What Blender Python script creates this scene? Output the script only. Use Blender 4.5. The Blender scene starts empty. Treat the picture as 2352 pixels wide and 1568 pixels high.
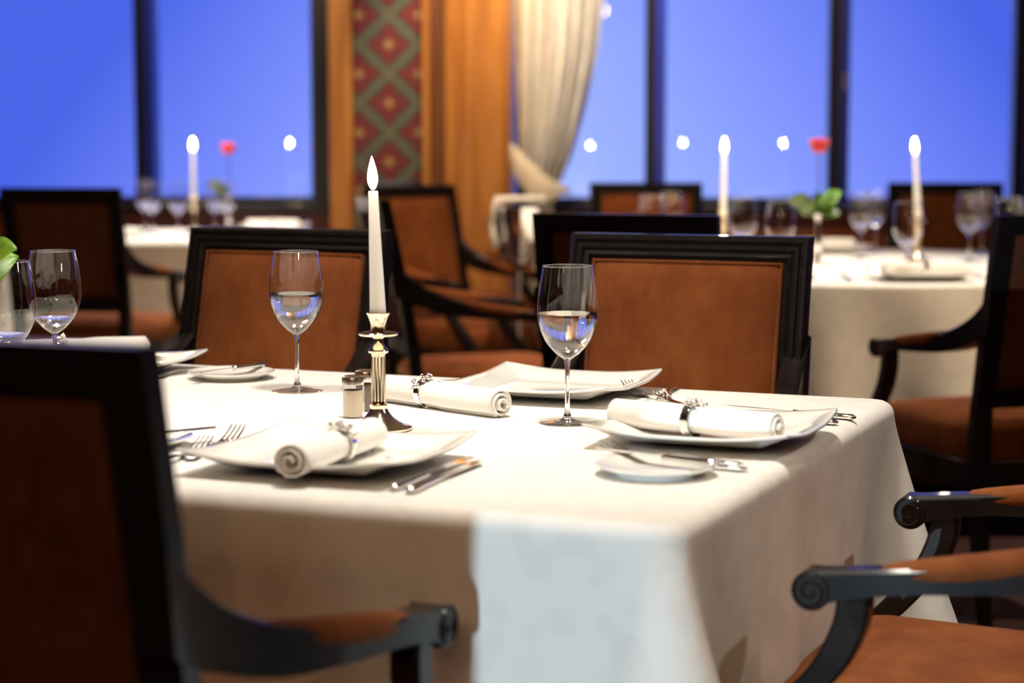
import bpy, bmesh, math, random
from mathutils import Vector, Matrix, noise
PI = math.pi
R = math.radians
C = bpy.context.scene.collection
random.seed(7)
sc = bpy.context.scene

# ------------------------------------------------------------------ helpers
def tag(o, label=None, cat=None, group=None, kind=None):
    if label: o['label'] = label
    if cat: o['category'] = cat
    if group: o['group'] = group
    if kind: o['kind'] = kind
    return o

def thing(name, label, cat, loc=(0, 0, 0), rotz=0.0, group=None):
    o = bpy.data.objects.new(name, None)
    C.objects.link(o)
    o.empty_display_size = .05
    o.location = loc
    o.rotation_euler = (0, 0, rotz)
    return tag(o, label, cat, group)

class MB:
    def __init__(s):
        s.v = []; s.f = []
    def add(s, vs, fs):
        n = len(s.v)
        s.v += [tuple(v) for v in vs]
        s.f += [tuple(i + n for i in f) for f in fs]
        return s
    def box(s, x0, x1, y0, y1, z0, z1):
        vs = [(x, y, z) for z in (z0, z1) for y in (y0, y1) for x in (x0, x1)]
        return s.add(vs, [(0, 2, 3, 1), (4, 5, 7, 6), (0, 1, 5, 4), (2, 6, 7, 3), (0, 4, 6, 2), (1, 3, 7, 5)])
    def lathe(s, prof, n=40, cx=0, cy=0, cz=0, squash=1.0, axis='z', sx=1.0, sy=1.0):
        vs = []; fs = []
        m = len(prof)
        for (r, z) in prof:
            for k in range(n):
                a = 2 * PI * k / n
                x, y = r * math.cos(a) * sx, r * math.sin(a) * sy
                if axis == 'z': vs.append((cx + x, cy + y, cz + z))
                elif axis == 'x': vs.append((cx + z, cy + x, cz + y))
                else: vs.append((cx + x, cy + z, cz + y))
        for i in range(m - 1):
            for k in range(n):
                a = i * n + k; b = i * n + (k + 1) % n
                fs.append((a, b, b + n, a + n))
        if prof[0][0] > 1e-6: fs.append(tuple(range(n - 1, -1, -1)))
        if prof[-1][0] > 1e-6: fs.append(tuple((m - 1) * n + k for k in range(n)))
        return s.add(vs, fs)
    def tube(s, pts, r, n=10, closed=False, flat=1.0):
        pts = [Vector(p) for p in pts]
        rs = r if isinstance(r, (list, tuple)) else [r] * len(pts)
        vs = []; fs = []; m = len(pts)
        prev = None
        for i, p in enumerate(pts):
            if closed: t = pts[(i + 1) % m] - pts[i - 1]
            else: t = pts[min(i + 1, m - 1)] - pts[max(i - 1, 0)]
            t.normalize()
            if prev is None:
                u = t.cross(Vector((0, 0, 1)))
                if u.length < .1: u = t.cross(Vector((1, 0, 0)))
            else:
                u = prev - t * prev.dot(t)
            u.normalize(); prev = u
            w = t.cross(u)
            for k in range(n):
                a = 2 * PI * k / n
                vs.append(p + u * (rs[i] * math.cos(a)) + w * (rs[i] * flat * math.sin(a)))
        for i in range(m if closed else m - 1):
            j = (i + 1) % m
            for k in range(n):
                fs.append((i * n + k, i * n + (k + 1) % n, j * n + (k + 1) % n, j * n + k))
        if not closed:
            fs.append(tuple(range(n - 1, -1, -1)))
            fs.append(tuple((m - 1) * n + k for k in range(n)))
        return s.add(vs, fs)
    def ribbon(s, secs):
        """loft closed sections (lists of equal-length point loops) with end caps"""
        n = len(secs[0]); vs = []; fs = []
        for q in secs: vs += q
        for i in range(len(secs) - 1):
            for k in range(n):
                fs.append((i * n + k, i * n + (k + 1) % n, (i + 1) * n + (k + 1) % n, (i + 1) * n + k))
        fs.append(tuple(range(n - 1, -1, -1)))
        fs.append(tuple((len(secs) - 1) * n + k for k in range(n)))
        return s.add(vs, fs)
    def grid(s, P):
        m = len(P); n = len(P[0]); vs = [p for row in P for p in row]
        fs = [(i * n + j, i * n + j + 1, (i + 1) * n + j + 1, (i + 1) * n + j) for i in range(m - 1) for j in range(n - 1)]
        return s.add(vs, fs)
    def build(s, name, mat, parent=None, smooth=True, bevel=0, seg=2, subsurf=0, solid=0, merge=False, angle=40):
        me = bpy.data.meshes.new(name)
        me.from_pydata(s.v, [], s.f)
        bm = bmesh.new(); bm.from_mesh(me)
        if merge: bmesh.ops.remove_doubles(bm, verts=bm.verts, dist=1e-5)
        bmesh.ops.recalc_face_normals(bm, faces=bm.faces)
        bm.to_mesh(me); bm.free()
        if smooth:
            for p in me.polygons: p.use_smooth = True
            me.set_sharp_from_angle(angle=R(angle))
        o = bpy.data.objects.new(name, me)
        C.objects.link(o)
        if mat: me.materials.append(mat)
        if parent: o.parent = parent
        if solid:
            q = o.modifiers.new('s', 'SOLIDIFY'); q.thickness = solid; q.offset = 0
        if bevel:
            q = o.modifiers.new('b', 'BEVEL'); q.width = bevel; q.segments = seg; q.limit_method = 'ANGLE'; q.angle_limit = R(40)
        if subsurf:
            q = o.modifiers.new('u', 'SUBSURF'); q.levels = subsurf; q.render_levels = subsurf
        return o

def children(o): return [c for c in bpy.data.objects if c.parent == o]
def copy_tree(o, parent=None):
    c = o.copy(); C.objects.link(c); c.parent = parent
    for ch in children(o): copy_tree(ch, c)
    return c
def put(proto, used, loc, rotz, label, group=None):
    o = proto if not used[0] else copy_tree(proto)
    used[0] = True
    o.location = loc; o.rotation_euler = (0, 0, rotz)
    return tag(o, label, None, group)
def seg_interp(tab, t):
    """piecewise smooth interpolation of a table [(t, a, b..)]"""
    if t <= tab[0][0]: return tab[0][1:]
    for i in range(len(tab) - 1):
        if t <= tab[i + 1][0]:
            k = (t - tab[i][0]) / (tab[i + 1][0] - tab[i][0])
            return tuple(a + (b - a) * k for a, b in zip(tab[i][1:], tab[i + 1][1:]))
    return tab[-1][1:]
def catmull(p, n=8):
    out = []
    for i in range(len(p) - 1):
        a, b, c, d = (Vector(p[max(i - 1, 0)]), Vector(p[i]), Vector(p[i + 1]), Vector(p[min(i + 2, len(p) - 1)]))
        for k in range(n):
            t = k / n
            out.append(.5 * ((2 * b) + (c - a) * t + (2 * a - 5 * b + 4 * c - d) * t * t + (3 * b - a - 3 * c + d) * t ** 3))
    out.append(Vector(p[-1]))
    return out

# ------------------------------------------------------------------ materials
class NT:
    def __init__(s, name):
        s.m = bpy.data.materials.new(name); s.m.use_nodes = True
        s.t = s.m.node_tree; s.t.nodes.clear()
        s.out = s.t.nodes.new('ShaderNodeOutputMaterial')
    def n(s, typ, **kw):
        d = s.t.nodes.new('ShaderNode' + typ)
        for k, v in kw.items():
            if k.startswith('i_'):
                key = k[2:].replace('_', ' ')
                d.inputs[int(key) if key.isdigit() else key].default_value = v
            else: setattr(d, k, v)
        return d
    def l(s, a, b): s.t.links.new(a, b)
    def math(s, op, a, b=None, c=None, clamp=False):
        d = s.n('Math', operation=op, use_clamp=clamp)
        for i, x in enumerate((a, b, c)):
            if x is None: continue
            if isinstance(x, (int, float)): d.inputs[i].default_value = x
            else: s.l(x, d.inputs[i])
        return d.outputs[0]
    def coord(s, scale=(1, 1, 1), out='Object'):
        tc = s.n('TexCoord'); mp = s.n('Mapping'); mp.inputs['Scale'].default_value = scale
        s.l(tc.outputs[out], mp.inputs['Vector']); return mp.outputs[0]
    def noise(s, vec, scale, detail=2, rough=.5):
        d = s.n('TexNoise'); d.inputs['Scale'].default_value = scale; d.inputs['Detail'].default_value = detail
        d.inputs['Roughness'].default_value = rough
        if vec is not None: s.l(vec, d.inputs['Vector'])
        return d.outputs['Fac']
    def ramp(s, fac, stops):
        d = s.n('ValToRGB'); e = d.color_ramp.elements
        while len(e) < len(stops): e.new(.5)
        for k, (p, c) in enumerate(stops):
            e[k].position = p; e[k].color = tuple(c) + (1,) if len(c) == 3 else c
        s.l(fac, d.inputs[0]); return d.outputs[0]
    def mixc(s, f, a, b):
        d = s.n('Mix', data_type='RGBA')
        for x, k in ((f, 0), (a, 6), (b, 7)):
            if isinstance(x, (int, float)): d.inputs[k].default_value = x
            elif isinstance(x, tuple): d.inputs[k].default_value = x + (1,)
            else: s.l(x, d.inputs[k])
        return d.outputs[2]
    def bsdf(s, **kw):
        d = s.n('BsdfPrincipled')
        for k, v in kw.items():
            key = k.replace('_', ' ')
            if isinstance(v, (int, float)): d.inputs[key].default_value = v
            elif isinstance(v, tuple): d.inputs[key].default_value = v + (1,) if len(v) == 3 and 'Radius' not in key else v
            else: s.l(v, d.inputs[key])
        s.l(d.outputs[0], s.out.inputs[0]); return d
    def bump(s, h, strength=.3, dist=.01):
        d = s.n('Bump'); d.inputs['Strength'].default_value = strength; d.inputs['Distance'].default_value = dist
        s.l(h, d.inputs['Height']); return d.outputs[0]

def m_simple(name, col, rough=.5, metal=0, **kw):
    t = NT(name); t.bsdf(Base_Color=col, Roughness=rough, Metallic=metal, **kw); return t.m

def m_darkwood():
    t = NT('ebonised_wood')
    v = t.coord((6, 6, 60)); f = t.noise(t.coord((40, 6, 40)), 1.5, 3)
    col = t.ramp(f, [(.3, (.006, .0045, .0045)), (.75, (.015, .0105, .0095))])
    t.bsdf(Base_Color=col, Roughness=t.ramp(f, [(.3, (.38,) * 3), (.8, (.48,) * 3)]), Specular_IOR_Level=.14, Coat_Weight=.28, Coat_Roughness=.07)
    return t.m
def m_velvet():
    t = NT('russet_corded_velvet')
    cord = t.n('TexWave', wave_type='BANDS', bands_direction='X'); cord.inputs['Scale'].default_value = 75; cord.inputs['Distortion'].default_value = .6
    cord.inputs['Detail'].default_value = 2
    t.l(t.coord(), cord.inputs['Vector'])
    big = t.noise(t.coord((1, 1, .6)), 9, 4, .65)
    streak = t.noise(t.coord((60, 60, 5)), 2, 3)
    a = t.ramp(big, [(.28, (.115, .029, .006)), (.5, (.205, .057, .012)), (.74, (.31, .100, .023))])
    b = t.mixc(t.math('MULTIPLY', streak, .35), a, (.13, .032, .009))
    col = t.mixc(t.math('MULTIPLY', cord.outputs['Fac'], .22), b, (.14, .035, .010))
    h = t.math('ADD', t.math('MULTIPLY', cord.outputs['Fac'], .5), t.math('MULTIPLY', streak, .5))
    t.bsdf(Base_Color=col, Roughness=.85, Sheen_Weight=.35, Sheen_Roughness=.35, Sheen_Tint=(1, .55, .3), Specular_IOR_Level=.2, Normal=t.bump(h, .25, .002))
    return t.m
def m_rear():
    t = NT('dark_brown_backing_cloth')
    big = t.noise(t.coord((1, 1, .6)), 9, 4, .65); st = t.noise(t.coord((70, 70, 6)), 2, 3)
    c = t.ramp(t.math('ADD', t.math('MULTIPLY', big, .5), t.math('MULTIPLY', st, .5)), [(.35, (.07, .020, .008)), (.65, (.125, .038, .015))])
    t.bsdf(Base_Color=c, Roughness=.85, Specular_IOR_Level=.2, Normal=t.bump(st, .2, .002)); return t.m
def m_linen(name='damask_linen', col=(.84, .815, .765), pattern=True):
    t = NT(name)
    v = t.coord()
    weave = t.noise(t.coord((1, 1, 1)), 900, 1)
    wr = t.noise(v, 5, 4, .55)
    wr2 = t.noise(t.coord((1, 1, .35)), 16, 3, .5)
    h = t.math('ADD', t.math('MULTIPLY', wr, 1.0), t.math('MULTIPLY', wr2, .45))
    h = t.math('ADD', h, t.math('MULTIPLY', weave, .01))
    if pattern:
        dm = t.n('TexVoronoi', feature='SMOOTH_F1'); dm.inputs['Scale'].default_value = 26; t.l(v, dm.inputs['Vector'])
        p = t.math('SMOOTH_MIN', dm.outputs['Distance'], .35, .2)
        c = t.ramp(dm.outputs['Distance'], [(.3, tuple(x * .955 for x in col)), (.42, col)])
        h = t.math('ADD', h, t.math('MULTIPLY', dm.outputs['Distance'], .06))
    else: c = col
    t.bsdf(Base_Color=c, Roughness=.78, Sheen_Weight=.12, Specular_IOR_Level=.3, Normal=t.bump(h, .35, .012))
    return t.m
def m_napkin():
    t = NT('white_napkin_cotton')
    h = t.math('ADD', t.noise(t.coord(), 60, 2), t.math('MULTIPLY', t.noise(t.coord(), 700, 1), .3))
    t.bsdf(Base_Color=(.86, .835, .79), Roughness=.85, Sheen_Weight=.2, Normal=t.bump(h, .2, .003))
    return t.m
def m_porcelain():
    t = NT('white_porcelain'); t.bsdf(Base_Color=(.84, .835, .79), Roughness=.09, Coat_Weight=.4, Coat_Roughness=.03); return t.m
def m_thin_glass(name='thin_wine_glass', tint=(.985, .985, .98), k=1.7):
    t = NT(name)
    fr = t.n('Fresnel'); fr.inputs['IOR'].default_value = 1.5
    # one sheet stands for the two faces of a thin wall: about twice the reflection of one face
    geo = t.n('NewGeometry')
    lw = t.n('LayerWeight'); lw.inputs['Blend'].default_value = .5
    f = t.math('ADD', .042 * k, t.math('MULTIPLY', t.math('POWER', lw.outputs['Facing'], 3.2), .85), clamp=True)
    tr = t.n('BsdfTransparent'); tr.inputs[0].default_value = tint + (1,)
    gl = t.n('BsdfGlossy'); gl.inputs['Roughness'].default_value = .0; gl.inputs['Color'].default_value = (1, 1, 1, 1)
    mx = t.n('MixShader'); t.l(f, mx.inputs[0]); t.l(tr.outputs[0], mx.inputs[1]); t.l(gl.outputs[0], mx.inputs[2])
    t.l(mx.outputs[0], t.out.inputs[0]); return t.m
def m_solid_glass(name, ior=1.5, col=(1, 1, 1), rough=0):
    t = NT(name); g = t.n('BsdfGlass'); g.inputs['IOR'].default_value = ior; g.inputs['Color'].default_value = col + (1,)
    g.inputs['Roughness'].default_value = rough
    t.l(g.outputs[0], t.out.inputs[0]); return t.m
def m_emit(name, col, s):
    t = NT(name); e = t.n('Emission'); e.inputs[0].default_value = col + (1,); e.inputs[1].default_value = s
    t.l(e.outputs[0], t.out.inputs[0]); return t.m
def m_wood(name, c0, c1, c2, rough=.35, coat=.3, along='z'):
    t = NT(name)
    s = (14, 14, .9) if along == 'z' else (.9, 14, 14)
    f = t.noise(t.coord(s), 1.6, 5, .6)
    g = t.noise(t.coord(tuple(x * 5 for x in s)), 3, 2)
    col = t.ramp(f, [(.3, c0), (.5, c1), (.72, c2)])
    col = t.mixc(t.math('MULTIPLY', g, .25), col, c0)
    t.bsdf(Base_Color=col, Roughness=rough, Coat_Weight=coat, Coat_Roughness=.12)
    return t.m
def m_tapestry():
    t = NT('lattice_flower_tapestry')
    sep = t.n('SeparateXYZ'); t.l(t.coord(), sep.inputs[0])
    X, Z = sep.outputs[0], sep.outputs[2]
    a = t.math('MULTIPLY', t.math('ADD', t.math('DIVIDE', X, .142), t.math('DIVIDE', Z, .136)), .5)
    b = t.math('MULTIPLY', t.math('SUBTRACT', t.math('DIVIDE', X, .142), t.math('DIVIDE', Z, .136)), .5)
    fa = t.math('SUBTRACT', t.math('FRACT', t.math('ADD', a, 100.5)), .5)
    fb = t.math('SUBTRACT', t.math('FRACT', t.math('ADD', b, 100.5)), .5)
    m = t.math('MAXIMUM', t.math('ABSOLUTE', fa), t.math('ABSOLUTE', fb))
    dx = t.math('MULTIPLY', t.math('ADD', fa, fb), .142); dz = t.math('MULTIPLY', t.math('SUBTRACT', fa, fb), .136)
    x2 = t.math('MULTIPLY', dx, dx); z2 = t.math('MULTIPLY', dz, dz)
    r2 = t.math('ADD', t.math('ADD', x2, z2), 1e-6)
    c2 = t.math('DIVIDE', t.math('SUBTRACT', x2, z2), r2)
    lobe = t.math('MULTIPLY', c2, c2)
    r = t.math('MULTIPLY', t.math('SQRT', r2), t.math('SUBTRACT', 1.45, t.math('MULTIPLY', lobe, .5)))
    green = (.020, .036, .034); red = (.090, .006, .014); gold = (.24, .18, .08); olive = (.062, .075, .056)
    c = t.mixc(t.math('LESS_THAN', r, .092), green, red)
    c = t.mixc(t.math('LESS_THAN', r, .036), c, (.12, .020, .012))
    c = t.mixc(t.math('LESS_THAN', r, .021), c, gold)
    c = t.mixc(t.math('GREATER_THAN', m, .425), c, olive)
    knot = t.math('MINIMUM', t.math('ABSOLUTE', fa), t.math('ABSOLUTE', fb))
    c = t.mixc(t.math('GREATER_THAN', knot, .45), c, (.11, .085, .032))
    w = t.noise(t.coord(), 300, 2)
    t.bsdf(Base_Color=c, Roughness=.8, Normal=t.bump(w, .3, .003))
    return t.m
def m_curtain():
    t = NT('shimmering_silk_curtain')
    f = t.noise(t.coord((30, 30, 3)), 2.5, 4, .6)
    sp = t.noise(t.coord(), 55, 3, .7)
    col = t.ramp(f, [(.3, (.30, .26, .20)), (.55, (.55, .49, .40)), (.75, (.74, .68, .58))])
    t.bsdf(Base_Color=col, Roughness=t.ramp(sp, [(.35, (.28,) * 3), (.65, (.5,) * 3)]), Metallic=.25, Sheen_Weight=.3,
           Normal=t.bump(t.math('ADD', f, sp), .5, .006))
    return t.m
def m_silver(name='polished_silver', col=(.93, .90, .86), rough=.08):
    return m_simple(name, col, rough, 1.0)
def m_carpet():
    t = NT('dark_carpet')
    f = t.noise(t.coord(), 4, 3); g = t.noise(t.coord(), 260, 2)
    col = t.ramp(f, [(.35, (.045, .015, .018)), (.65, (.075, .028, .030))])
    t.bsdf(Base_Color=col, Roughness=.95, Normal=t.bump(g, .6, .01)); return t.m
def m_water():
    return m_solid_glass('still_water', 1.333)
def m_petal():
    t = NT('red_rose_petal'); f = t.noise(t.coord(), 60, 2)
    t.bsdf(Base_Color=t.ramp(f, [(.3, (.52, .004, .006)), (.7, (.85, .02, .02))]), Roughness=.5, Sheen_Weight=.4); return t.m
def m_leaf(c=(.012, .062, .010)):
    t = NT('green_leaf'); f = t.noise(t.coord(), 40, 2)
    t.bsdf(Base_Color=t.ramp(f, [(.3, c), (.75, (c[0] * 3, c[1] * 2, c[2] * 2))]), Roughness=.4, Subsurface_Weight=.1); return t.m
def m_wax():
    t = NT('white_candle_wax')
    t.bsdf(Base_Color=(.93, .91, .86), Roughness=.45, Subsurface_Weight=.35, Subsurface_Radius=(.02, .012, .006), Subsurface_Scale=.5); return t.m

M = dict(wood=m_darkwood(), velvet=m_velvet(), rear=m_rear(), linen=m_linen(), napkin=m_napkin(), china=m_porcelain(),
         thin=m_thin_glass(), pane=m_thin_glass('window_pane_glass', (.97, .985, 1.0), 1.0), stem=m_solid_glass('crystal_glass', 1.5),
         water=m_water(), silver=m_silver(), steel=m_silver('polished_cutlery_steel', (.88, .86, .83), .10), brass=m_silver('warm_polished_candlestick_metal', (.93, .80, .60), .12),
         wax=m_wax(), flame=m_emit('candle_flame', (1, .84, .60), 260), wick=m_simple('charred_wick', (.01, .01, .01), .9),
         panel=m_wood('honey_oak_panelling', (.22, .078, .018), (.36, .15, .036), (.47, .22, .06)),
         shaded_oak=m_wood('shaded_oak_fillet', (.07, .022, .008), (.12, .042, .013), (.17, .065, .02)),  # shade on the column's narrow band, put into the wood colour
         dado=m_wood('reddish_mahogany_dado', (.18, .042, .015), (.28, .072, .024), (.36, .10, .034), along='x'),
         tap=m_tapestry(), curtain=m_curtain(), carpet=m_carpet(), petal=m_petal(), leaf=m_leaf(), bright_leaf=m_leaf((.06, .21, .012)),
         sash=m_simple('navy_sash', (.014, .030, .30), .25, Coat_Weight=.6), frame=m_simple('dark_window_metal', (.006, .007, .012), .32, .0, Coat_Weight=.5), plaster=m_simple('cream_plaster', (.5, .42, .32), .9),
         salt=m_simple('table_salt', (.78, .66, .50), .9), pepper=m_simple('ground_pepper', (.16, .11, .07), .9), chrome=m_silver('chrome', (.8, .8, .8), .12),
         bulb=m_emit('lit_warm_globe', (1, .74, .46), 45), shade=m_simple('lamp_socket_brass', (.5, .35, .15), .3, 1.0),
         steelcap=m_silver('shaker_cap_metal', (.85, .78, .66), .22))

# ------------------------------------------------------------------ room
ALPHA = R(-3.5)          # the window wall is turned a little: nearer on the right
wallrot = (0, 0, ALPHA)
PIV = Vector((0, 9.7, 0))
def struct(mb, name, mat, rot=True, **kw):
    o = mb.build(name, mat, **kw)
    if rot:
        o.location = PIV; o.rotation_euler = wallrot
    return tag(o, kind='structure')

def flat_box(name, x0, x1, y0, y1, z0, z1, mat, rot=True, bevel=0):
    return struct(MB().box(x0, x1, y0, y1, z0, z1), name, mat, rot, bevel=bevel)
flat_box('floor', -6.5, 6.5, -5.5, 10.6, -.1, 0, M['carpet'], False)
flat_box('ceiling', -6.5, 6.5, -5.5, 10.6, 3.0, 3.1, M['plaster'], False)
flat_box('wall_left', -6.6, -6.5, -5.5, 10.6, 0, 3.0, M['panel'], False)
flat_box('wall_right', 6.5, 6.6, -5.5, 9.25, 0, 3.0, M['panel'], False)
flat_box('wall_rear', -6.5, 6.5, -5.6, -5.5, 0, 3.0, M['panel'], False)
SILL = .845
# local wall coordinates: x along the wall, y = 0 is the window plane
w = MB()
for (x0, x1) in ((-6.45, -.86), (.02, 6.45)):
    w.box(x0, x1, .02, .30, 0, SILL - .03)
struct(w, 'wall_window_side', M['dado'])
for k, (x0, x1) in enumerate(((-6.4, -.86), (.02, 6.4))):
    flat_box('trim_%d' % (k + 1), x0, x1, -.05, .30, SILL - .03, SILL, M['frame'], bevel=.006)
    flat_box('baseboard_' + ('left', 'right')[k], x0, x1, -.01, .02, 0, .14, M['dado'], bevel=.004)
    b = MB()      # raised fielding on the dado
    n = 6 if k == 0 else 7
    for i in range(n):
        a = x0 + (x1 - x0) * (i + .07) / n; c = x0 + (x1 - x0) * (i + .93) / n
        b.box(a, c, .0, .021, .22, SILL - .12)
    struct(b, 'trim_%d' % (k + 3), M['dado'], bevel=.008)
flat_box('wall_over_windows', -6.4, 6.4, .0, .3, 2.72, 3.0, M['panel'])
# mullions and panes
mull_l = [-6.3, -5.4, -4.52, -3.64, -2.70, -1.80, -.93]
mull_r = [.07, .69, 1.565, 2.44, 3.31, 4.19, 5.07, 5.95]
mull_w = .095
def window(n, x0, x1, left_post=True):
    t = MB()
    t.box(x0 - mull_w / 2, x0 + mull_w / 2, -.02, .10, SILL, 2.72)
    t.box(x0 + mull_w / 2, x1 - mull_w / 2, .02, .09, SILL, SILL + .035)
    t.box(x0 + mull_w / 2, x1 - mull_w / 2, .02, .09, 2.69, 2.72)
    fr = struct(t, 'window_%d' % n, M['frame'], bevel=.006)
    sa = MB().box(x0 + mull_w * .05, x0 + mull_w / 2 + .004, -.026, .105, SILL, 2.72).build('sash', M['sash'], fr, smooth=False)  # navy strip over the right half of each mullion
    g = MB().box(x0 + mull_w / 2, x1 - mull_w / 2, .052, .056, SILL + .035, 2.69)
    p = g.build('pane', M['pane'], fr, smooth=False)
    return fr
wi = 1
for L in (mull_l, mull_r):
    for a, b in zip(L[:-1], L[1:]):
        window(wi, a, b); wi += 1
flat_box('trim_5', -.93 - mull_w / 2, -.93 + mull_w / 2, -.02, .10, SILL, 2.72, M['frame'], bevel=.006)
flat_box('trim_6', 5.95 - mull_w / 2, 5.95 + mull_w / 2, -.02, .10, SILL, 2.72, M['frame'], bevel=.006)
# small brass handle on the mullion right of the rose
h = MB(); h.box(1.587, 1.607, -.045, -.02, 1.40, 1.47); h.box(1.590, 1.604, -.075, -.045, 1.385, 1.41)
h.build('handle', M['brass'], bpy.data.objects['window_9'], bevel=.004)['label'] = 'small brass handle'
# panelled column
cx0, cx1 = -.83, .01
flat_box('wall_column', cx0 + .02, cx1 - .0, -.36, .30, 0, 3.0, M['panel'])
c = MB()
c.box(-.832, -.725, -.40, -.34, 0, 3.0)
c.box(-.395, -.365, -.40, -.34, 0, 3.0)
struct(c, 'trim_8', M['panel'], bevel=.008)
struct(MB().box(-.365, -.285, -.372, -.34, 0, 3.0), 'trim_11', M['shaded_oak'])  # shaded band of the column, done with a darker tone
c = MB(); c.lathe([(.022, 0), (.022, 3.0)], 20, -.268, -.385, 0); c.lathe([(.012, 0), (.012, 3.0)], 16, -.236, -.375, 0)
struct(c, 'trim_9', M['panel'])
c = MB()
for a, b2 in ((-.225, .0),):
    N_ = 14; P = []
    for z in (0, 3.0):
        row = []
        for i in range(N_ + 1):
            s = i / N_; row.append((a + (b2 - a) * s, -.375 - .035 * math.sin(PI * s) ** .7, z))
        P.append(row)
    c.grid(P)
struct(c, 'trim_10', M['panel'])
tp = MB().box(-.735, -.390, -.372, -.358, .20, 3.0)
o = tp.build('pattern_panel', M['tap'])
for v in o.data.vertices: v.co.x += .5525; v.co.z -= 1.600
o.location = PIV + Vector((-.5525 * math.cos(ALPHA), -.5525 * math.sin(ALPHA), 1.600)); o.rotation_euler = wallrot
tag(o, 'tall dark green and red tapestry panel with a flower lattice, set into the oak column', 'wall panel')
def wl(x, y, z=0):      # wall-local to world
    return Vector((x * math.cos(ALPHA) - y * math.sin(ALPHA), 9.7 + x * math.sin(ALPHA) + y * math.cos(ALPHA), z))

# ------------------------------------------------------------------ curtains
def curtain(rootname, label, mir, x_in, prof, ybase, phase):
    """prof: (z, left, right) silhouette in wall coordinates"""
    t = thing(rootname, label, 'curtain', wl(x_in, ybase), ALPHA)
    rows = []; nz = 70; nx = 120
    for i in range(nz + 1):
        z = 2.72 * (1 - i / nz)
        L, Rr = seg_interp(prof, z)
        wdt = Rr - L
        amp = .055 * min(1, wdt / .25) + .01
        row = []
        for j in range(nx + 1):
            s = j / nx
            x = L + wdt * (s + .010 * math.sin(26 * s + 3 * z))
            y = amp * math.sin(2 * PI * 6.5 * s + phase + .5 * math.sin(3 * z)) + .4 * amp * math.sin(2 * PI * 13 * s + 1.3 * z)
            row.append(((x - x_in) * mir, y, z))
        rows.append(row)
    MB().grid(rows).build('drape', M['curtain'], t, solid=.004, angle=180)
    return t
ct = curtain('tied_curtain', 'shimmering beige silk curtain gathered by a tieback, right of the oak column', 1, .05,
        [(0.0, .03, .34), (.55, .06, .30), (.80, .075, .205), (.90, .068, .20), (.97, .05, .245), (1.10, .045, .30), (1.30, .04, .355), (1.55, .03, .41), (1.85, .022, .445), (2.72, .0, .50)], -.13, .4)
b = []
pts = catmull([(-.075, -.06, 1.165), (-.035, -.095, 1.13), (.02, -.11, 1.07), (.09, -.115, 1.005), (.16, -.10, .955), (.225, -.06, .925), (.235, .0, .915)], 6)
secs = []
for i, p in enumerate(pts):
    k = i / (len(pts) - 1); hgt = .018 + .072 * math.sin(PI * min(1, k * 1.25 + .05)) ** .8
    secs.append([Vector(p) + Vector((0, -.006, .010)), Vector(p) + Vector((0, -.012, 0)), Vector(p) + Vector((0, -.004, -hgt * 1.6)), Vector(p) + Vector((0, .004, -hgt * 1.6)), Vector(p) + Vector((0, .006, .006))])
MB().ribbon(secs).build('tieback', M['curtain'], ct, angle=60)
MB().lathe([(0, -.012), (.012, -.010), (.016, 0), (.012, .008), (.006, .02), (.006, .06)], 16, -.075, -.045, 1.168, axis='y').build('tieback_hook', M['shade'], ct)
curtain('tied_curtain', 'narrow edge of a pale curtain at the left side of the oak column', 1, -.9,
        [(0.0, -.80, -.77), (1.0, -.80, -.77), (1.68, -.80, -.77), (1.80, -.865, -.80), (1.95, -.925, -.82), (2.3, -1.05, -.85), (2.72, -1.25, -.85)], -.09, 1.0)

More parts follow.
